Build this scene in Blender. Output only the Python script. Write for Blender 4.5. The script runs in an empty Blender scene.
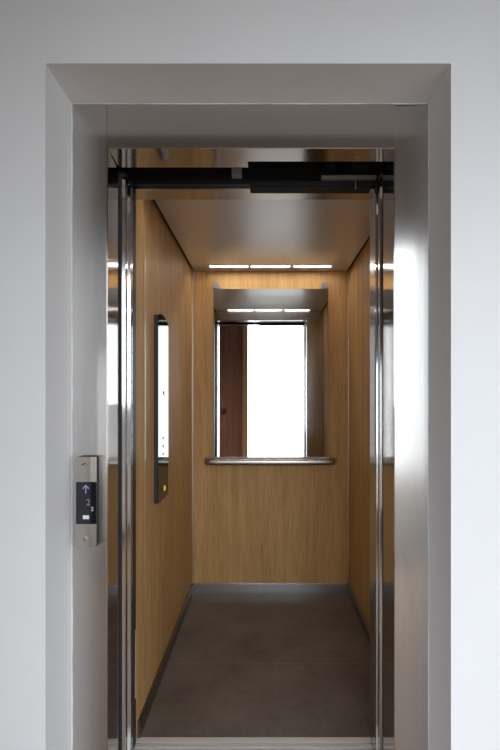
import bpy, bmesh, math, random
from mathutils import Vector, Matrix
random.seed(4)
S = bpy.context.scene
COL = S.collection

# ------------------------------------------------------------------ camera
CAM_Z = 1.365
cam = bpy.data.cameras.new('camera')
cam.sensor_width = 36.0
cam.sensor_fit = 'AUTO'
cam.lens = 21.6
cam.shift_x = -15 / 750
cam.shift_y = 22 / 750
cam.clip_start = 0.02
cam_ob = bpy.data.objects.new('camera', cam)
cam_ob.location = (0, 0, CAM_Z)
cam_ob.rotation_euler = (math.pi / 2, 0, 0)
COL.objects.link(cam_ob)
S.camera = cam_ob

# ------------------------------------------------------------------ sky and exposure
W = bpy.data.worlds.new('overcast_sky')
S.world = W
W.use_nodes = True
bg = W.node_tree.nodes['Background']
bg.inputs['Color'].default_value = (0.88, 0.945, 1.0, 1)
bg.inputs['Strength'].default_value = 5.8
S.view_settings.view_transform = 'Standard'
S.view_settings.look = 'None'
S.view_settings.gamma = 1.0
S.view_settings.use_curve_mapping = False
S.view_settings.exposure = 0.0
S.cycles.max_bounces = 14
S.cycles.diffuse_bounces = 6
S.cycles.glossy_bounces = 8
S.cycles.caustics_reflective = True
S.cycles.sample_clamp_indirect = 6.0
S.cycles.use_denoising = True
LED_STRENGTH = 26.0

# daylight openings of the landing (portals only guide the sampling of the sky)
def portal(name, x0, x1, z0, z1, y, side=False):
    l = bpy.data.lights.new(name, 'AREA')
    l.shape = 'RECTANGLE'
    l.size = x1 - x0
    l.size_y = z1 - z0
    l.cycles.is_portal = True
    o = bpy.data.objects.new(name, l)
    o.location = ((x0 + x1) / 2, y, (z0 + z1) / 2)
    o.rotation_euler = (math.pi / 2, 0, 0)          # -Z of the lamp looks along +Y, into the landing
    if side:                                        # here x0, x1 run along y and the lamp looks along -X
        o.location = (y, (x0 + x1) / 2, (z0 + z1) / 2)
        o.rotation_euler = (math.pi / 2, 0, math.pi / 2)
    COL.objects.link(o)

# ------------------------------------------------------------------ layout (metres; camera stands at x=0 y=0)
F = 450.0
def PX(px, y): return (px - 265.0) * y / F
def PZ(py, y): return CAM_Z + (397.0 - py) * y / F
YA, YJ = 1.24, 1.41                  # landing wall face, steel frame face
CXL, CXR, CYF, CYB, CZ = -0.511, 0.588, 1.78, 3.15, CAM_Z + 0.880   # lift car inside
LXL, LXR, LYR, LZ = -1.35, 2.30, -0.80, 2.75               # landing
HEAD = CAM_Z + 0.780                          # clear height of the lift doorway
DX0, DX1, DZ = -1.08, 0.78, 2.62     # street doorway in the rear wall
WX0, WX1, WZ0, WZ1 = 0.86, 1.90, 1.27, 2.62
VY0, VY1, VZ0, VZ1 = -0.70, 0.16, 0.02, 1.70      # unseen opening added on the right to brighten the left reveal
UY0, UY1, UZ0, UZ1 = -0.72, -0.25, 0.30, 1.70       # unseen opening added on the left to light the front wall
portal('doorway_portal', -0.26, DX1, 0.0, DZ, LYR - 0.16)
portal('window_portal', WX0, WX1, WZ0, WZ1, LYR - 0.16)
portal('added_opening_portal', VY0, VY1, VZ0, VZ1, LXR + 0.14, True)  # portal of the opening added for light on the right

# ------------------------------------------------------------------ materials
def mat(name):
    m = bpy.data.materials.new(name)
    m.use_nodes = True
    return m, m.node_tree.nodes, m.node_tree.links, m.node_tree.nodes['Principled BSDF']

def noise(n, l, scale, stretch=(1, 1, 1), detail=3.0, coords=None):
    tc = n.new('ShaderNodeTexCoord')
    mp = n.new('ShaderNodeMapping')
    mp.inputs['Scale'].default_value = stretch
    t = n.new('ShaderNodeTexNoise')
    t.inputs['Scale'].default_value = scale
    t.inputs['Detail'].default_value = detail
    l.new(tc.outputs['Object'], mp.inputs['Vector'])
    l.new(mp.outputs['Vector'], t.inputs['Vector'])
    return t

def ramp(n, l, src, stops):
    r = n.new('ShaderNodeValToRGB')
    e = r.color_ramp.elements
    e[0].position, e[0].color = stops[0][0], (*stops[0][1], 1)
    e[1].position, e[1].color = stops[-1][0], (*stops[-1][1], 1)
    for p, c in stops[1:-1]:
        k = e.new(p)
        k.color = (*c, 1)
    l.new(src, r.inputs['Fac'])
    return r

def bump(n, l, b, src, strength, dist=0.002):
    k = n.new('ShaderNodeBump')
    k.inputs['Strength'].default_value = strength
    k.inputs['Distance'].default_value = dist
    l.new(src, k.inputs['Height'])
    l.new(k.outputs['Normal'], b.inputs['Normal'])

def simple(name, col, rough=0.5, metal=0.0, spec=0.5, mottled=0.06, scale=14.0):
    m, n, l, b = mat(name)
    t = noise(n, l, scale)
    lo = tuple(c * (1 - mottled) for c in col)
    hi = tuple(min(1, c * (1 + mottled)) for c in col)
    r = ramp(n, l, t.outputs['Fac'], [(0.3, lo), (0.7, hi)])
    l.new(r.outputs['Color'], b.inputs['Base Color'])
    b.inputs['Roughness'].default_value = rough
    b.inputs['Metallic'].default_value = metal
    b.inputs['Specular IOR Level'].default_value = spec
    return m

def plaster(name, col, st=0.25):
    m, n, l, b = mat(name)
    t = noise(n, l, 3.0, detail=5)
    r = ramp(n, l, t.outputs['Fac'], [(0.3, tuple(c * 0.97 for c in col)), (0.7, col)])
    l.new(r.outputs['Color'], b.inputs['Base Color'])
    b.inputs['Roughness'].default_value = 0.75
    b.inputs['Specular IOR Level'].default_value = 0.25
    t2 = noise(n, l, 45.0, detail=6)
    bump(n, l, b, t2.outputs['Fac'], st, 0.001)
    return m

def steel(name, col, rough, grain=(90, 90, 1.2), bmp=0.05, aniso=0.0, rvar=0.04):
    """brushed stainless steel: fine streaks along the grain in colour, gloss and relief"""
    m, n, l, b = mat(name)
    t = noise(n, l, 6.0, grain, 4.0)
    r = ramp(n, l, t.outputs['Fac'], [(0.25, tuple(c * 0.93 for c in col)), (0.75, col)])
    l.new(r.outputs['Color'], b.inputs['Base Color'])
    b.inputs['Metallic'].default_value = 1.0
    mr = n.new('ShaderNodeMapRange')
    mr.inputs['To Min'].default_value = max(0.01, rough - rvar)
    mr.inputs['To Max'].default_value = rough + rvar
    l.new(t.outputs['Fac'], mr.inputs['Value'])
    l.new(mr.outputs['Result'], b.inputs['Roughness'])
    if bmp:
        bump(n, l, b, t.outputs['Fac'], bmp, 0.0006)
    if aniso:
        b.inputs['Anisotropic'].default_value = aniso
        v = n.new('ShaderNodeCombineXYZ')
        v.inputs[0].default_value = 1.0
        l.new(v.outputs[0], b.inputs['Tangent'])
    return m

def wood(name, dark, mid, light, rough=0.50, fine=1.0):
    m, n, l, b = mat(name)
    big = noise(n, l, 3.2, (6 * fine, 6 * fine, 0.35), 4.0)
    fin = noise(n, l, 16.0, (16 * fine, 16 * fine, 0.5), 5.0)
    mx = n.new('ShaderNodeMath'); mx.operation = 'MULTIPLY_ADD'
    mx.inputs[1].default_value = 0.55
    sc = n.new('ShaderNodeMath'); sc.operation = 'MULTIPLY'
    sc.inputs[1].default_value = 0.45
    l.new(big.outputs['Fac'], sc.inputs[0])
    l.new(fin.outputs['Fac'], mx.inputs[0])
    l.new(sc.outputs[0], mx.inputs[2])
    r = ramp(n, l, mx.outputs[0], [(0.34, dark), (0.5, mid), (0.66, light)])
    l.new(r.outputs['Color'], b.inputs['Base Color'])
    b.inputs['Roughness'].default_value = rough
    b.inputs['Specular IOR Level'].default_value = 0.22
    bump(n, l, b, fin.outputs['Fac'], 0.08, 0.0006)
    return m

def glow(name, col, strength):
    m, n, l, b = mat(name)
    b.inputs['Base Color'].default_value = (*col, 1)
    b.inputs['Emission Color'].default_value = (*col, 1)
    b.inputs['Emission Strength'].default_value = strength
    return m

def floor_vinyl():
    m, n, l, b = mat('brown_grey_stone_vinyl')
    t = noise(n, l, 3.5, detail=7)
    t.inputs['Roughness'].default_value = 0.65
    t2 = noise(n, l, 30.0, detail=4)
    mx = n.new('ShaderNodeMath'); mx.operation = 'MULTIPLY_ADD'
    mx.inputs[1].default_value = 0.3
    l.new(t2.outputs['Fac'], mx.inputs[0]); l.new(t.outputs['Fac'], mx.inputs[2])
    r = ramp(n, l, mx.outputs[0], [(0.45, (0.110, 0.090, 0.073)), (0.62, (0.145, 0.119, 0.097)), (0.85, (0.19, 0.157, 0.13))])
    l.new(r.outputs['Color'], b.inputs['Base Color'])
    b.inputs['Roughness'].default_value = 0.5
    b.inputs['Specular IOR Level'].default_value = 0.4
    bump(n, l, b, t2.outputs['Fac'], 0.1, 0.001)
    return m

M = {}
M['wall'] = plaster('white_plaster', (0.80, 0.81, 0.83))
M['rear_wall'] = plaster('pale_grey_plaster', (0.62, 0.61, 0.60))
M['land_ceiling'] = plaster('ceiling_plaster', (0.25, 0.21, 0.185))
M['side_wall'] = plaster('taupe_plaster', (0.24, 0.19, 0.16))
M['land_floor'] = simple('warm_beige_tile', (0.27, 0.172, 0.104), 0.38)
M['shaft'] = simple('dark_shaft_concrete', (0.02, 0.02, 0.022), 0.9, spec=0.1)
M['frame'] = steel('brushed_steel_frame', (0.62, 0.60, 0.58), 0.24, bmp=0.0, aniso=0.92, rvar=0.03)
M['return'] = steel('polished_steel', (0.52, 0.50, 0.48), 0.09, bmp=0.0, rvar=0.02)
M['leaf'] = steel('bright_steel_leaf', (0.66, 0.66, 0.66), 0.10, bmp=0.0, rvar=0.02)
M['car_steel'] = steel('car_front_steel', (0.50, 0.48, 0.46), 0.20, bmp=0.03)
M['ceiling'] = steel('satin_ceiling_steel', (0.64, 0.665, 0.71), 0.31, grain=(60, 1.2, 60), bmp=0.0, rvar=0.03)
M['ceiling'].node_tree.nodes['Principled BSDF'].inputs['Metallic'].default_value = 0.6
M['rail'] = steel('handrail_steel', (0.50, 0.47, 0.44), 0.30, grain=(1.2, 60, 60), bmp=0.02)
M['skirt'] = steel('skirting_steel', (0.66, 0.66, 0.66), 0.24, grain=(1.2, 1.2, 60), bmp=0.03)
M['shaded_skirt'] = steel('shaded_skirting_steel', (0.26, 0.23, 0.20), 0.35, grain=(1.2, 1.2, 60), bmp=0.0)  # skirting steel again, with the dim light of the sides put into its colour
M['sill'] = steel('aluminium_sill', (0.85, 0.84, 0.82), 0.5, grain=(1.0, 60, 60), bmp=0.06)
M['sill'].node_tree.nodes['Principled BSDF'].inputs['Metallic'].default_value = 0.45
M['trim'] = steel('aluminium_trim', (0.72, 0.70, 0.66), 0.3, bmp=0.0)
M['panel_steel'] = steel('call_panel_steel', (0.60, 0.57, 0.53), 0.26, bmp=0.03)
M['oak'] = wood('honey_oak_laminate', (0.37, 0.203, 0.070), (0.51, 0.300, 0.117), (0.61, 0.382, 0.165))
M['door_wood'] = wood('reddish_wood', (0.13, 0.052, 0.03), (0.19, 0.08, 0.048), (0.24, 0.11, 0.07), 0.4)
M['post_wood'] = wood('pale_brown_wood', (0.30, 0.16, 0.07), (0.36, 0.2, 0.09), (0.42, 0.25, 0.12), 0.35)
M['vinyl'] = floor_vinyl()
M['black'] = simple('black_plastic', (0.012, 0.012, 0.013), 0.45)
M['dark'] = simple('dark_painted_metal', (0.03, 0.03, 0.032), 0.5)
M['grey'] = simple('grey_painted_metal', (0.34, 0.33, 0.32), 0.45)
M['vent'] = simple('pale_vent_rim', (0.55, 0.48, 0.40), 0.6)
M['rubber'] = simple('black_rubber', (0.008, 0.008, 0.009), 0.7)
M['glass'] = simple('black_gloss_glass', (0.010, 0.010, 0.012), 0.03, spec=0.2)
M['display'] = simple('charcoal_display_glass', (0.022, 0.022, 0.024), 0.12, spec=0.5)
M['seam'] = simple('dark_seam', (0.05, 0.043, 0.038), 0.6)
M['paving'] = simple('grey_paving', (0.11, 0.095, 0.08), 0.8)
M['screw'] = simple('dull_steel_screw', (0.42, 0.39, 0.34), 0.35, 1.0)
mm, n_, l_, b_ = mat('silvered_mirror')
tt = noise(n_, l_, 4.0)
rr = ramp(n_, l_, tt.outputs['Fac'], [(0.3, (0.90, 0.91, 0.90)), (0.7, (0.92, 0.93, 0.92))])
l_.new(rr.outputs['Color'], b_.inputs['Base Color'])
b_.inputs['Metallic'].default_value = 1.0
b_.inputs['Roughness'].default_value = 0.004
M['mirror'] = mm
M['mirror_edge'] = simple('mirror_edge_glass', (0.10, 0.13, 0.12), 0.2)
M['led'] = glow('led_white', (1.0, 0.93, 0.86), LED_STRENGTH)
M['violet'] = glow('violet_display_light', (0.30, 0.25, 0.50), 0.12)
M['dim'] = glow('dim_digit_light', (0.22, 0.20, 0.25), 0.06)
M['white_light'] = glow('white_display_light', (0.55, 0.58, 0.66), 0.25)
M['yellow'] = glow('yellow_button_light', (0.95, 0.66, 0.04), 0.6)

# ------------------------------------------------------------------ helpers
def tag(o, label=None, cat=None, group=None, kind=None):
    if label: o['label'] = label
    if cat: o['category'] = cat
    if group: o['group'] = group
    if kind: o['kind'] = kind
    return o

def link(name, bm, m, parent=None, smooth=False):
    me = bpy.data.meshes.new(name)
    bmesh.ops.recalc_face_normals(bm, faces=bm.faces)
    bm.to_mesh(me)
    bm.free()
    for x in (m if isinstance(m, (list, tuple)) else [m]):
        me.materials.append(x)
    if smooth:
        for p in me.polygons:
            p.use_smooth = True
    o = bpy.data.objects.new(name, me)
    COL.objects.link(o)
    if parent is not None:
        o.parent = parent
        o.matrix_parent_inverse = Matrix.Translation(parent.location).inverted()
    return o

def empty(name, loc, label, cat, group=None):
    o = bpy.data.objects.new(name, None)
    o.empty_display_size = 0.05
    o.location = loc
    COL.objects.link(o)
    return tag(o, label, cat, group)

def box(bm, x0, x1, y0, y1, z0, z1, bev=0.0, seg=2):
    r = bmesh.ops.create_cube(bm, size=1.0)
    vs = r['verts']
    for v in vs:
        v.co = Vector(((x0 + x1) / 2 + v.co.x * (x1 - x0), (y0 + y1) / 2 + v.co.y * (y1 - y0), (z0 + z1) / 2 + v.co.z * (z1 - z0)))
    if bev:
        es = list({e for v in vs for e in v.link_edges})
        bmesh.ops.bevel(bm, geom=es, offset=bev, segments=seg, affect='EDGES', profile=0.5)
    return vs

def bx(*a, bev=0.0, seg=2):
    bm = bmesh.new()
    box(bm, *a, bev=bev, seg=seg)
    return bm

def prism(bm, pts, axis, d0, d1):
    """extrude a closed 2D outline along an axis ('x': pts are (y,z), 'y': (x,z), 'z': (x,y))"""
    def P(p, d):
        return {'x': (d, p[0], p[1]), 'y': (p[0], d, p[1]), 'z': (p[0], p[1], d)}[axis]
    a = [bm.verts.new(P(p, d0)) for p in pts]
    b = [bm.verts.new(P(p, d1)) for p in pts]
    bm.faces.new(a)
    bm.faces.new(b[::-1])
    for i in range(len(pts)):
        j = (i + 1) % len(pts)
        bm.faces.new((a[i], a[j], b[j], b[i]))

def disc(bm, c, r, axis, d0, d1, seg=28):
    pts = [(c[0] + r * math.cos(2 * math.pi * k / seg), c[1] + r * math.sin(2 * math.pi * k / seg)) for k in range(seg)]
    prism(bm, pts, axis, d0, d1)

def rrect(u0, u1, v0, v1, r, seg=6, corners=(1, 1, 1, 1)):
    out = []
    for k, (cu, cv, a0) in enumerate(((u1 - r, v1 - r, 0), (u0 + r, v1 - r, 90), (u0 + r, v0 + r, 180), (u1 - r, v0 + r, 270))):
        if corners[k]:
            for s in range(seg + 1):
                a = math.radians(a0 + 90 * s / seg)
                out.append((cu + r * math.cos(a), cv + r * math.sin(a)))
        else:
            out.append(((u1, v1), (u0, v1), (u0, v0), (u1, v0))[k])
    return out

def tube(bm, path, ru, rv, up, seg=20):
    """sweep an ellipse (ru across, rv along 'up') along a path"""
    rings = []
    up = Vector(up)
    for i, p in enumerate(path):
        p = Vector(p)
        t = (Vector(path[min(i + 1, len(path) - 1)]) - Vector(path[max(i - 1, 0)])).normalized()
        s = t.cross(up).normalized()
        rings.append([bm.verts.new(p + s * ru * math.cos(2 * math.pi * k / seg) + up * rv * math.sin(2 * math.pi * k / seg)) for k in range(seg)])
    for a, b in zip(rings, rings[1:]):
        for k in range(seg):
            j = (k + 1) % seg
            bm.faces.new((a[k], a[j], b[j], b[k]))
    bm.faces.new(rings[0])
    bm.faces.new(rings[-1][::-1])

def struct(name, bm, m, **k):
    return tag(link(name, bm, m, **k), kind='structure')

def wall_with_holes(x0, x1, z0, z1, holes, y0, y1):
    """a wall slab in the xz plane with rectangular openings through it"""
    bm = bmesh.new()
    xs = sorted({x0, x1, *[h[0] for h in holes], *[h[1] for h in holes]})
    zs = sorted({z0, z1, *[h[2] for h in holes], *[h[3] for h in holes]})
    def solid(i, j):
        if not (0 <= i < len(xs) - 1 and 0 <= j < len(zs) - 1): return False
        cx, cz = (xs[i] + xs[i + 1]) / 2, (zs[j] + zs[j + 1]) / 2
        return not any(h[0] < cx < h[1] and h[2] < cz < h[3] for h in holes)
    V = {}
    def v(x, y, z):
        k = (round(x, 5), round(y, 5), round(z, 5))
        if k not in V: V[k] = bm.verts.new(k)
        return V[k]
    for i in range(len(xs) - 1):
        for j in range(len(zs) - 1):
            if not solid(i, j): continue
            a, b, c, d = xs[i], xs[i + 1], zs[j], zs[j + 1]
            bm.faces.new((v(a, y0, c), v(b, y0, c), v(b, y0, d), v(a, y0, d)))
            bm.faces.new((v(a, y1, d), v(b, y1, d), v(b, y1, c), v(a, y1, c)))
            if not solid(i - 1, j): bm.faces.new((v(a, y0, c), v(a, y0, d), v(a, y1, d), v(a, y1, c)))
            if not solid(i + 1, j): bm.faces.new((v(b, y1, c), v(b, y1, d), v(b, y0, d), v(b, y0, c)))
            if not solid(i, j - 1): bm.faces.new((v(a, y1, c), v(b, y1, c), v(b, y0, c), v(a, y0, c)))
            if not solid(i, j + 1): bm.faces.new((v(a, y0, d), v(b, y0, d), v(b, y1, d), v(a, y1, d)))
    return bm

# ------------------------------------------------------------------ landing shell
RL, RR, RT = -0.605, 0.5125, CAM_Z + 0.919       # recess of the lift entrance
T = 0.14
struct('wall_front', wall_with_holes(LXL - T, LXR + T, 0, LZ, [(RL, RR, 0, RT)], YA, 1.50), M['wall'])
struct('wall_rear', wall_with_holes(LXL - T, LXR + T, 0, LZ, [(DX0, DX1, 0, DZ), (WX0, WX1, WZ0, WZ1)], LYR - 0.16, LYR), M['rear_wall'])
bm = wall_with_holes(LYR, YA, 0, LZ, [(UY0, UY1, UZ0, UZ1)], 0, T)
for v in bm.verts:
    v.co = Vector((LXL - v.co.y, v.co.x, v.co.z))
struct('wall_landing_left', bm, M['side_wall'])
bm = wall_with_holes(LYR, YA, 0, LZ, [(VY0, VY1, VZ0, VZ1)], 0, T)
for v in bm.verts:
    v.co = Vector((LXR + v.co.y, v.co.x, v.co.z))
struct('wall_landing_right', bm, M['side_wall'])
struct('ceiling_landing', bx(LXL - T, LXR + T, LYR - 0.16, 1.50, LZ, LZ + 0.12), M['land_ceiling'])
struct('floor_landing', bx(LXL - T, LXR + T, LYR - 0.16, YJ + 0.03, -0.12, 0), M['land_floor'])
struct('ground_outside', bx(-45, 45, -45, 30, -6.4, -6.2), M['paving'])
struct('floor_balcony', bx(LXL - T, LXR + 1.2, LYR - 1.5, LYR - 0.16, -0.2, -0.03), M['paving'])
struct('floor_side_balcony', bx(LXR + T, LXR + 1.2, LYR - 0.16, 1.5, -0.2, -0.03), M['paving'])

# uneven bead of filler where the plaster meets the steel frame
def bead(name, a, b, ax, n=90, w=0.0032):
    bm = bmesh.new()
    a, b = Vector(a), Vector(b)
    prev = None
    side = Vector(ax)
    fwd = Vector((0, -1, 0))
    wob = 0.0
    for i in range(n + 1):
        p = a.lerp(b, i / n)
        wob = 0.7 * wob + random.uniform(-1, 1) * 0.5
        ww = max(0.0008, w * (0.62 + 0.5 * wob))
        ring = [bm.verts.new(p), bm.verts.new(p + fwd * ww * 1.2), bm.verts.new(p + fwd * ww * 0.9 + side * ww * 0.7), bm.verts.new(p + side * ww)]
        if prev:
            for k in range(4):
                j = (k + 1) % 4
                bm.faces.new((prev[k], prev[j], ring[j], ring[k]))
        else:
            bm.faces.new(ring)
        prev = ring
    bm.faces.new(prev[::-1])
    return struct(name, bm, M['wall'], smooth=True)
bead('trim_1', (RL, YJ, 0.0), (RL, YJ, RT), (1, 0, 0), 130, 0.0035)
bead('trim_2', (RR, YJ, 0.0), (RR, YJ, RT), (-1, 0, 0), 130, 0.0018)
bead('trim_3', (RL, YJ, RT), (RR, YJ, RT), (0, 0, -1), 110, 0.0032)

# lift shaft around the car
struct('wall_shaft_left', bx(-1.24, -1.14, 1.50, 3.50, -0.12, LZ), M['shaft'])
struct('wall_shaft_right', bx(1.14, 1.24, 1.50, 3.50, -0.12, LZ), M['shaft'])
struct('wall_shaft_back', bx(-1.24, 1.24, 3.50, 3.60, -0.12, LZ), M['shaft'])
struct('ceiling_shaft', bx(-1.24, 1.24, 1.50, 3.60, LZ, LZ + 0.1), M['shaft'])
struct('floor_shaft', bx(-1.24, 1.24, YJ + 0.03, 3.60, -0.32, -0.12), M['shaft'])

# ------------------------------------------------------------------ street door behind the photographer (seen in the mirror)
d = empty('entrance_door', (-0.68, LYR - 0.09, 0), 'reddish-brown wooden door leaf reflected in the mirror beside the bright opening', 'door')
link('door_leaf', bx(DX0 + 0.05, -0.355, LYR - 0.12, LYR - 0.07, 0.01, DZ - 0.05, bev=0.003), M['door_wood'], d)
link('meeting_stile', bx(-0.355, -0.272, LYR - 0.13, LYR - 0.03, 0.01, DZ - 0.05, bev=0.008, seg=3), M['post_wood'], d)
link('lock_case', bx(-0.70, -0.635, LYR - 0.07, LYR - 0.045, 1.14, 1.23, bev=0.006), M['black'], d)
bm = bmesh.new()
box(bm, DX0, DX0 + 0.05, LYR - 0.16, LYR + 0.005, 0, DZ, bev=0.002)
box(bm, DX1 - 0.04, DX1, LYR - 0.16, LYR + 0.005, 0, DZ, bev=0.002)
box(bm, DX0 + 0.05, DX1 - 0.04, LYR - 0.16, LYR + 0.005, DZ - 0.05, DZ, bev=0.002)
struct('door_1', bm, M['door_wood'])
bm = bmesh.new()
for a in ((WX0, WX0 + 0.035, WZ0, WZ1), (WX1 - 0.035, WX1, WZ0, WZ1), (WX0 + 0.035, WX1 - 0.035, WZ1 - 0.035, WZ1), (WX0 + 0.035, WX1 - 0.035, WZ0, WZ0 + 0.035)):
    box(bm, a[0], a[1], LYR - 0.11, LYR - 0.06, a[2], a[3], bev=0.002)
struct('window_1', bm, M['grey'])
struct('baseboard_rear', bx(DX1, LXR, LYR, LYR + 0.012, 0, 0.08, bev=0.002), M['dark'])

# ------------------------------------------------------------------ lift car: walls, floor, ceiling
PT = 0.028
FRONT_SEAM = 1.916
bm = bx(CXL - PT, CXL, FRONT_SEAM + 0.002, CYB + PT, 0.004, CZ + 0.10, bev=0.0015)
box(bm, CXL - PT, CXL, CYF - 0.006, FRONT_SEAM - 0.002, 0.004, CZ + 0.10, bev=0.0015)
struct('wall_left', bm, M['oak'])
struct('wall_right', bx(CXR, CXR + PT, CYF, CYB + PT, 0.004, CZ + 0.10, bev=0.0015), M['oak'])
struct('wall_back', bx(CXL, CXR, CYB, CYB + PT, 0.004, CZ + 0.10, bev=0.0015), M['oak'])
# front wall of the car beside and above its doorway
JL, JR = -0.508, 0.415
WT = CZ + 0.10
bm = bx(JR, CXR + PT, 1.69, CYF, 0.004, WT, bev=0.0015)
box(bm, CXL - PT, JR, 1.69, CYF, HEAD, WT, bev=0.0015)
struct('wall_car_front', bm, M['car_steel'])
bm = bmesh.new()
SEAM = 2.309
box(bm, CXL, CXR, 1.807, SEAM - 0.0012, -0.03, 0.0)
box(bm, CXL, CXR, SEAM + 0.0012, CYB, -0.03, 0.0)
struct('floor', bm, M['vinyl'])
struct('trim_4', bx(CXL, CXR, SEAM - 0.0012, SEAM + 0.0012, -0.03, -0.0008), M['trim'])
# ceiling plate hangs a finger's width clear of the side walls; lamp slots are cut out of it
SLOT_B = (3.018, 3.056)
SLOT_F = (1.792, 1.815)
SX = [(-0.371, -0.115), (-0.094, 0.168), (0.196, 0.445)]
GAP = 0.018
hl = []
for s in (SLOT_F, SLOT_B):
    hl += [(a, b, s[0], s[1]) for a, b in SX]
bm = wall_with_holes(CXL + GAP, CXR - GAP, CYF + 0.001, CYB - 0.004, hl, 0, 0.012)
for v in bm.verts:
    v.co = Vector((v.co.x, v.co.z, CZ + v.co.y))
struct('ceiling', bm, M['ceiling'])
struct('ceiling_upper', bx(CXL - PT, CXR + PT, 1.69, CYB + PT, CZ + 0.101, CZ + 0.14), M['shaft'])
struct('gap_shade_1', bx(CXL, CXL + GAP + 0.01, CYF, CYB, CZ + 0.013, CZ + 0.02), M['rubber'])  # black strip stands in for shade in the gap beside the ceiling plate
struct('gap_shade_2', bx(CXR - GAP - 0.01, CXR, CYF, CYB, CZ + 0.013, CZ + 0.02), M['rubber'])  # same painted shade on the right-hand gap
# thin aluminium strips in the corners and at the panel joint
struct('trim_5', bx(CXL - 0.004, CXL + 0.0015, FRONT_SEAM - 0.002, FRONT_SEAM + 0.002, 0.06, CZ + 0.08), M['trim'])
struct('trim_6', bx(CXL, CXL + 0.010, CYB - 0.010, CYB, 0.06, CZ - 0.01, bev=0.003), M['trim'])
struct('trim_7', bx(CXR - 0.008, CXR, CYB - 0.008, CYB, 0.06, CZ - 0.01, bev=0.003), M['trim'])
SK = 0.066
def skirt_profile(u0, sgn):
    return [(u0, 0.0), (u0 + sgn * 0.012, 0.0), (u0 + sgn * 0.012, SK - 0.008), (u0 + sgn * 0.006, SK), (u0, SK)]
bm = bmesh.new(); prism(bm, skirt_profile(CYB, -1), 'x', CXL + 0.012, CXR - 0.012)
struct('baseboard_back', bm, M['skirt'])
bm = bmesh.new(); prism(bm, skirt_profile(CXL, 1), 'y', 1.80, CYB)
struct('baseboard_left', bm, M['shaded_skirt'])
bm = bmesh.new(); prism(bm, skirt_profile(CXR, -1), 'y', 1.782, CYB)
struct('baseboard_right', bm, M['shaded_skirt'])

# ------------------------------------------------------------------ landing door frame
fr = empty('elevator_door_frame', (PX(251, YJ), 1.48, 0), 'brushed steel door frame lining the white plaster recess', 'door frame')
LJ, RJ = PX(107, YJ), PX(395, YJ)
# the left jamb opens a touch towards the shaft, the right one is not quite square to the wall
def jamb_bm(x0, x1, left, y0=YJ):
    bm = bx(x0, x1, y0, 1.55, 0.0, (RT - 0.001) if y0 == YJ else HEAD - 0.002, bev=0.0005 if y0 == YJ else 0)
    for v in bm.verts:
        if left and v.co.x > LJ - 0.01 and v.co.y > 1.5: v.co.x -= 0.0056
        if not left and v.co.x < RJ + 0.05 and v.co.y < 1.45: v.co.y += 0.006
    return bm
link('jamb', jamb_bm(RL + 0.001, LJ - 0.0006, True), M['frame'], fr)
link('jamb', jamb_bm(RJ + 0.0006, RR - 0.001, False), M['frame'], fr)
link('head_panel', bx(LJ + 0.0004, RJ - 0.0004, YJ, YJ + 0.078, HEAD, RT - 0.001, bev=0.0005), M['frame'], fr)
link('head_lining', bx(LJ + 0.0013, RJ - 0.0013, YJ + 0.002, YJ + 0.078, HEAD - 0.0012, HEAD + 0.0005), M['return'], fr)
# polished inner faces of the jambs, and the soffit strip, which is deeper on the left half
link('jamb_lining', jamb_bm(LJ - 0.0006, LJ + 0.0012, True, YJ + 0.004), M['return'], fr)
link('jamb_lining', bx(RJ - 0.0012, RJ + 0.0006, YJ + 0.0075, 1.55, 0.0, HEAD - 0.002), M['return'], fr)
link('soffit_strip', bx(LJ, PX(248, 1.5), YJ + 0.078, 1.530, HEAD, HEAD + 0.03, bev=0.001), M['return'], fr)
bm = bmesh.new()
for x in (-0.44, -0.42, 0.30): disc(bm, (x, 1.462), 0.004, 'z', HEAD - 0.0027, HEAD + 0.001, 14)
sm = bx(LJ - 0.009, LJ + 0.0012, 1.5502, 1.5545, 0.0, HEAD - 0.012)  # black strip drawn as a dark line along the gap behind the jamb
link('dark_gap_strip', sm, M['rubber'], fr)
sm = bx(RJ - 0.0025, RJ + 0.006, 1.5502, 1.5545, 0.0, HEAD - 0.012)
link('dark_gap_strip', sm, M['rubber'], fr)
link('fixing_screw', bm, M['screw'], fr)

# ------------------------------------------------------------------ landing call panel
PF = YJ - 0.025
px0, px1 = PX(76, PF), PX(96.3, PF)
pz0, pz1 = PZ(547, PF), PZ(457, PF)
pc = (px0 + px1) / 2
cp = empty('call_panel', (pc, YJ, pz0), 'slim steel call panel with black display on the left frame jamb', 'control panel')
bm = bmesh.new()
prism(bm, rrect(px0, px1, pz0, pz1, 0.003), 'y', PF, PF + 0.0025)
link('front_plate', bm, M['panel_steel'], cp)
bm = bx(px0 + 0.001, px1 - 0.0006, PF + 0.0025, YJ, pz0 + 0.001, pz1 - 0.001)
tag(link('back_box', bm, M['rubber'], cp), 'dark side of the call panel')
dz0, dz1 = PZ(524, PF), PZ(482, PF)
dp = link('display', bx(px0 + 0.0005, px1 + 0.0004, PF - 0.0012, PF + 0.004, dz0, dz1), M['display'], cp)
link('dark_reflection_strip', bx(px1 - 0.016, px1 + 0.0006, PF - 0.0016, PF + 0.004, dz0, dz1), M['glass'], dp)  # black strip paints the dark reflection on the right of the display
def glyph(name, bm, m, parent): return link(name, bm, m, parent)
gy0, gy1 = PF - 0.0020, PF - 0.0010
ax_, az_ = PX(86, PF), PZ(484.5, PF)
bm = bmesh.new()
w_ = 0.0105
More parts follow.
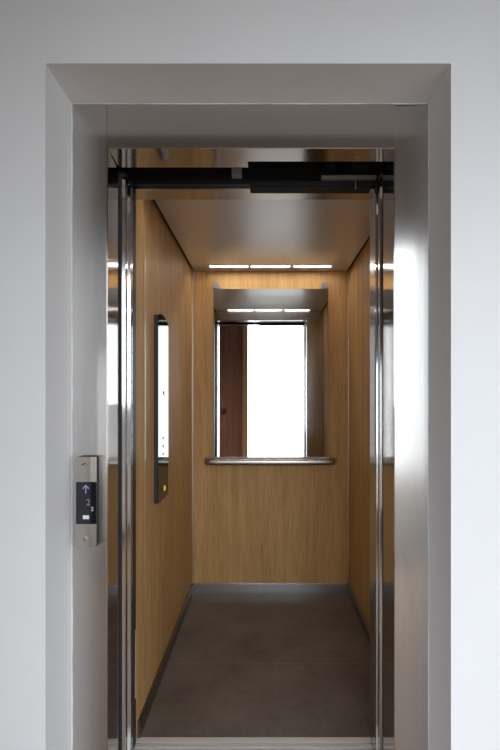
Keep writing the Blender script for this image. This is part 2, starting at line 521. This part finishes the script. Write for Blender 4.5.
prism(bm, [(ax_, az_), (ax_ - w_, az_ - 0.0115), (ax_ - w_ + 0.003, az_ - 0.0140), (ax_ - 0.0016, az_ - 0.0058), (ax_ - 0.0016, az_ - 0.027),
           (ax_ + 0.0016, az_ - 0.027), (ax_ + 0.0016, az_ - 0.0058), (ax_ + w_ - 0.003, az_ - 0.0140), (ax_ + w_, az_ - 0.0115)], 'y', gy0, gy1)
tag(glyph('up_arrow', bm, M['violet'], dp), 'violet up arrow on the display')
def text_mesh(txt, size, cx, cz, y):
    cu = bpy.data.curves.new('digit', 'FONT')
    cu.body = txt; cu.size = size; cu.extrude = 0.0004
    cu.align_x = 'CENTER'; cu.align_y = 'CENTER'
    o = bpy.data.objects.new('digit', cu)
    COL.objects.link(o)
    me = bpy.data.meshes.new_from_object(o.evaluated_get(bpy.context.evaluated_depsgraph_get()))
    bpy.data.objects.remove(o)
    bm = bmesh.new(); bm.from_mesh(me)
    for v in bm.verts:
        v.co = Vector((cx + v.co.x, y - v.co.z, cz + v.co.y))
    bpy.data.meshes.remove(me)
    return bm
tag(glyph('digit', text_mesh('2', 0.027, PX(88.4, PF), PZ(502.5, PF), PF - 0.0014), M['dim'], dp), 'dim grey digit 2')
tag(glyph('digit', text_mesh('2', 0.017, PX(92.4, PF), PZ(509, PF), PF - 0.0020), M['white_light'], dp), 'small white digit 2')
tag(glyph('call_light', bx(PX(83, PF), PX(89.2, PF), gy0, gy1, PZ(519, PF), PZ(515.2, PF), bev=0.0004), M['white_light'], dp), 'lit white bar at the foot of the display')
# key switch above and diamond stud below the display
bm = bmesh.new()
disc(bm, (PX(84, PF), PZ(464, PF)), 0.0085, 'y', PF - 0.0016, PF + 0.002)
ks = link('key_switch', bm, M['panel_steel'], cp)
bm = bmesh.new()
a = math.radians(28)
cx_, cz_ = PX(84, PF), PZ(464, PF)
q = [(-0.0075, -0.0016), (0.0075, -0.0016), (0.0075, 0.0016), (-0.0075, 0.0016)]
prism(bm, [(cx_ + u * math.cos(a) - v * math.sin(a), cz_ + u * math.sin(a) + v * math.cos(a)) for u, v in q], 'y', PF - 0.0022, PF - 0.001)
link('key_slot', bm, M['dark'], ks)
cx_, cz_ = PX(85, PF), PZ(539.5, PF)
bm = bmesh.new()
prism(bm, [(cx_ - 0.0095, cz_), (cx_, cz_ - 0.0095), (cx_ + 0.0095, cz_), (cx_, cz_ + 0.0095)], 'y', PF - 0.0018, PF + 0.002)
link('diamond_stud', bm, M['screw'], cp)

# ------------------------------------------------------------------ door leaves (all slid open)
def leaf(name, x0, x1, y0, y1, edge, label, group):
    """a hollow-looking steel leaf: skin, folded leading edge with a groove, bottom guide shoe in the sill"""
    e = empty(name, ((x0 + x1) / 2, (y0 + y1) / 2, 0.008), label, 'elevator door', group)
    s = 1 if edge == 'right' else -1
    xe = x1 if edge == 'right' else x0              # leading edge
    bk = x0 if edge == 'right' else x1
    ym = (y0 + y1) / 2 + 0.004
    a = xe - s * 0.022
    link('leaf_panel', bx(min(bk, a), max(bk, a), y0, y1, 0.008, HEAD - 0.010, bev=0.0012), M['leaf'], e)
    g = 0.003
    pts = [(a, y0), (xe - s * 0.001, y0 + 0.0105), (xe, y0 + 0.0115), (xe, ym - g), (xe - s * 0.004, ym - g), (xe - s * 0.004, ym + g), (xe, ym + g), (xe, y1 - 0.002), (xe - s * 0.002, y1), (a, y1)]
    bm = bmesh.new(); prism(bm, pts, 'z', 0.008, HEAD - 0.010)
    link('leading_edge', bm, M['leaf'], e)
    bm = bx(a - 0.012 - s * 0.02, a + 0.012 - s * 0.02, ym - 0.004, ym + 0.004, -0.010, 0.010)
    link('guide_shoe', bm, M['black'], e)
    link('hanger', bx(min(xe - s * 0.001, xe - s * 0.10), max(xe - s * 0.001, xe - s * 0.10), y0 + 0.004, y1 - 0.004, HEAD - 0.010, HEAD + 0.004, bev=0.001), M['black'], e)
    return e
G1 = 'open landing door leaves'
G2 = 'open car door leaves'
LY0, LY1, CY0, CY1 = 1.560, 1.595, 1.625, 1.660
leaf('landing_door_leaf', -0.96, -0.487, LY0, LY1, 'right', 'landing door leaf slid open behind the left steel jamb', G1)
leaf('landing_door_leaf', 0.400, 0.875, LY0, LY1, 'left', 'landing door leaf slid open behind the right steel jamb', G1)
leaf('car_door_leaf', -0.96, -0.488, CY0, CY1, 'right', 'car door leaf slid open on the left, next to the oak wall', G2)
leaf('car_door_leaf', 0.404, 0.875, CY0, CY1, 'left', 'car door leaf slid open on the right, farther from the oak', G2)

# entrance post of the car on the left with its column of vent holes
ep = empty('car_entrance_post', (JL - 0.015, 1.735, 0), 'narrow steel entrance post with vent holes at the left edge of the oak', 'post')
link('post_body', bx(CXL - PT, JL, 1.69, CYF - 0.007, 0.004, HEAD, bev=0.001), M['dark'], ep)
bm = bmesh.new()
for k in range(24):
    z = 0.19 + k * 0.0112
    disc(bm, (1.762, z), 0.0042, 'x', JL - 0.001, JL + 0.002, 12)
tag(link('vent_grille', bm, M['vent'], ep), 'column of small pale vent holes')

# ------------------------------------------------------------------ sills
def sill(name, x0, x1, y0, y1, label, grooves):
    pts = [(y0, 0.0)]
    for g in grooves:
        pts += [(g - 0.006, 0.0), (g - 0.006, -0.014), (g + 0.006, -0.014), (g + 0.006, 0.0)]
    pts += [(y1, 0.0), (y1, -0.03), (y0, -0.03)]
    bm = bmesh.new(); prism(bm, pts, 'x', x0, x1)
    for k in range(6):                                  # raised anti-slip ribs
        y = y0 + 0.006 + k * 0.0035
        box(bm, x0, x1, y, y + 0.0015, 0.0, 0.001)
    return tag(link(name, bm, M['sill']), label, 'door sill')
sill('car_sill', -0.96, 0.875, 1.612, 1.805, 'grooved aluminium sill at the front edge of the dark car floor', ((CY0 + CY1) / 2, 1.715, 1.745, 1.775))
sill('landing_sill', -0.96, 0.875, 1.445, 1.606, 'grooved aluminium landing sill between the steel jambs', ((LY0 + LY1) / 2,))

# ------------------------------------------------------------------ door operator above the doorway
YO = 1.668
op = empty('door_operator', (0, YO, HEAD + 0.005), 'black door operator visible in the gap above the doorway', 'door mechanism')
link('backplate', bx(-0.56, 0.56, 1.676, 1.688, HEAD + 0.012, HEAD + 0.24, bev=0.001), M['black'], op)
link('bracket', bx(PX(232, YO), PX(242, YO), 1.645, 1.676, PZ(178, YO), PZ(167, YO), bev=0.002), M['grey'], op)
bm = bx(PX(321, YO), PX(376, YO), 1.655, 1.676, PZ(180, YO), PZ(176.5, YO), bev=0.002)
box(bm, PX(321, YO), PX(337, YO), 1.640, 1.676, PZ(181, YO), PZ(179, YO), bev=0.001)
link('coupler_bar', bm, M['grey'], op)
link('switch_box', bx(PX(352, YO), PX(368, YO), 1.650, 1.676, PZ(170, YO), PZ(162, YO), bev=0.002), M['dark'], op)
for x in (331, 378):
    bm = bmesh.new()
    disc(bm, (PX(x, YO), PZ(168, YO)), 0.017, 'y', 1.655, 1.664)
    disc(bm, (PX(x, YO), PZ(168, YO)), 0.006, 'y', 1.650, 1.676)
    link('pulley', bm, M['dark'], op)
bm = bmesh.new()
path = [(PX(355, YO), 1.66, PZ(180, YO)), (PX(355.3, YO), 1.66, PZ(185, YO)), (PX(355, YO), 1.66, PZ(190, YO))]
tube(bm, path, 0.0012, 0.0012, (0, 1, 0), 8)
link('cable', bm, M['grey'], op)
bm = bmesh.new()
path = [(PX(278 + 5 * math.cos(t * 0.5), YO), 1.665, PZ(160 + 2.4 * t, YO)) for t in range(12)]
tube(bm, path, 0.002, 0.002, (0, 1, 0), 8)
link('cable', bm, M['rubber'], op)
link('belt_cover', bx(PX(250, YO), 0.53, 1.664, 1.676, HEAD + 0.003, HEAD + 0.022, bev=0.003), M['rubber'], op)
link('edge_cover', bx(PX(250, YO), JR - 0.02, 1.664, 1.715, HEAD - 0.004, HEAD - 0.0006), M['rubber'], op)
link('track_rail', bx(-0.54, 0.54, 1.655, 1.676, PZ(166, YO) + 0.02, PZ(166, YO) + 0.03, bev=0.001), M['dark'], op)

# ------------------------------------------------------------------ ceiling lamps
def lamp(x0, x1, s, label, group):
    e = empty('light_strip', ((x0 + x1) / 2, (s[0] + s[1]) / 2, CZ + 0.012), label, 'ceiling light', group)
    link('diffuser', bx(x0 + 0.003, x1 - 0.003, s[0] + 0.003, s[1] - 0.003, CZ + 0.004, CZ + 0.010), M['led'], e)
    bm = bmesh.new()
    box(bm, x0 - 0.006, x1 + 0.006, s[0] - 0.006, s[1] + 0.006, CZ + 0.012, CZ + 0.030)
    link('housing', bm, M['dark'], e)
where = ('left', 'middle', 'right')
for (a, b), w in zip(SX, where):
    lamp(a, b, SLOT_B, '%s one of three lit strips in the ceiling above the mirror' % w, 'ceiling lights by the back wall')
for (a, b), w in zip(SX, where):
    lamp(a, b, SLOT_F, '%s lit strip of the front ceiling row, seen only in the mirror' % w, 'ceiling lights by the doorway')

# ------------------------------------------------------------------ mirror, clips and handrail
YM = CYB - 0.012
mx0, mx1, mz0, mz1 = PX(214, YM), PX(328, YM), PZ(464, YM), PZ(289, YM)
mi = empty('wall_mirror', ((mx0 + mx1) / 2, CYB, mz0), 'tall mirror on the oak back wall above the handrail', 'mirror')
bm = bx(mx0, mx1, YM, CYB - 0.0005, mz0, mz1)
TILT = 0.0055
for v in bm.verts:                                   # hung a hair out of plumb
    if v.co.y < YM + 0.003: v.co.y -= (mz1 - v.co.z) * TILT
bm.faces.ensure_lookup_table()
bm.normal_update()
for f in bm.faces:
    f.material_index = 0 if f.normal.y < -0.9 else 1
link('glass', bm, [M['mirror'], M['mirror_edge']], mi)
for px in (216.5, 324.5):
    bm = bmesh.new()
    c = (PX(px, YM), PZ(285.5, YM))
    disc(bm, c, 0.021, 'y', YM - 0.010, YM - 0.006)
    disc(bm, c, 0.023, 'y', YM - 0.006, YM - 0.001)
    disc(bm, c, 0.012, 'y', YM - 0.001, CYB)
    link('clip', bm, M['trim'], mi)

hr = empty('handrail', (PX(270, 3.09), CYB, PZ(468, 3.09)), 'flat steel handrail across the back wall under the mirror', 'handrail')
YR = CYB - 0.065
ra, rb = PX(205.5, YR), PX(335, YR)
rz = PZ(462, YR)
path = []
R_ = 0.040
for k in range(9):
    a = math.pi / 2 * k / 8
    path.append((ra + R_ - R_ * math.cos(a), CYB - 0.030 - (YM - YM) - R_ * math.sin(a) + 0.005, rz))
path = [(ra, CYB, rz)] + path
for k in range(1, 16):
    path.append((ra + R_ + (rb - ra - 2 * R_) * k / 16, YR, rz))
right = [(ra + rb - x, y, z) for x, y, z in path[:10]][::-1]
path += right
bm = bmesh.new()
tube(bm, path, 0.015, 0.023, (0, 0, 1), 24)
link('rail', bm, M['rail'], hr, smooth=True)
for x in (PX(238, YR), PX(302, YR)):
    bm = bmesh.new()
    tube(bm, [(x, CYB, rz - 0.008), (x, CYB - 0.03, rz - 0.008), (x, YR + 0.006, rz - 0.008)], 0.008, 0.008, (0, 0, 1), 14)
    disc(bm, (x, rz - 0.008), 0.02, 'y', CYB - 0.004, CYB)
    link('bracket', bm, M['rail'], hr, smooth=False)

# ------------------------------------------------------------------ car operating panel on the left wall
PY0, PY1, PX_ = 2.07, 2.285, CXL + 0.020
oz0, oz1 = CAM_Z - 0.492, CAM_Z + 0.3795
co = empty('car_control_panel', (CXL, (PY0 + PY1) / 2, oz0), 'tall black gloss control panel on the left oak wall', 'control panel')
n = 18
arc = [(PY0 + (PY1 - PY0) * k / n, oz1 - 0.004 + 0.026 * (1 - (2 * k / n - 1) ** 2) - 0.014 * k / n) for k in range(n + 1)]
outline = arc + [(PY1, oz0 + 0.004), (PY1 - 0.004, oz0), (PY0 + 0.004, oz0), (PY0, oz0 + 0.004)]
bm = bmesh.new(); prism(bm, outline, 'x', CXL, PX_ - 0.003)
link('case', bm, M['black'], co)
bm = bmesh.new(); prism(bm, outline, 'x', PX_ - 0.003, PX_)
gl = link('glass_front', bm, M['glass'], co)
def cop(px, py):
    y = -PX_ * F / (265.0 - px)
    return y, PZ(py, y)
def stud(name, px, py, r, m, lab=None):
    y, z = cop(px, py)
    bm = bmesh.new()
    disc(bm, (y, z), r, 'x', PX_ - 0.001, PX_ + 0.0015, 24)
    o = link(name, bm, m, gl)
    if lab: o['label'] = lab
stud('button', 163.6, 393, 0.0095, M['dark'])
for y in (438, 446, 454): stud('button', 163.2, y, 0.0075, M['grey'])
stud('button', 164.6, 488, 0.0135, M['yellow'], 'lit yellow button')
stud('button', 160.6, 490, 0.006, M['dark'])
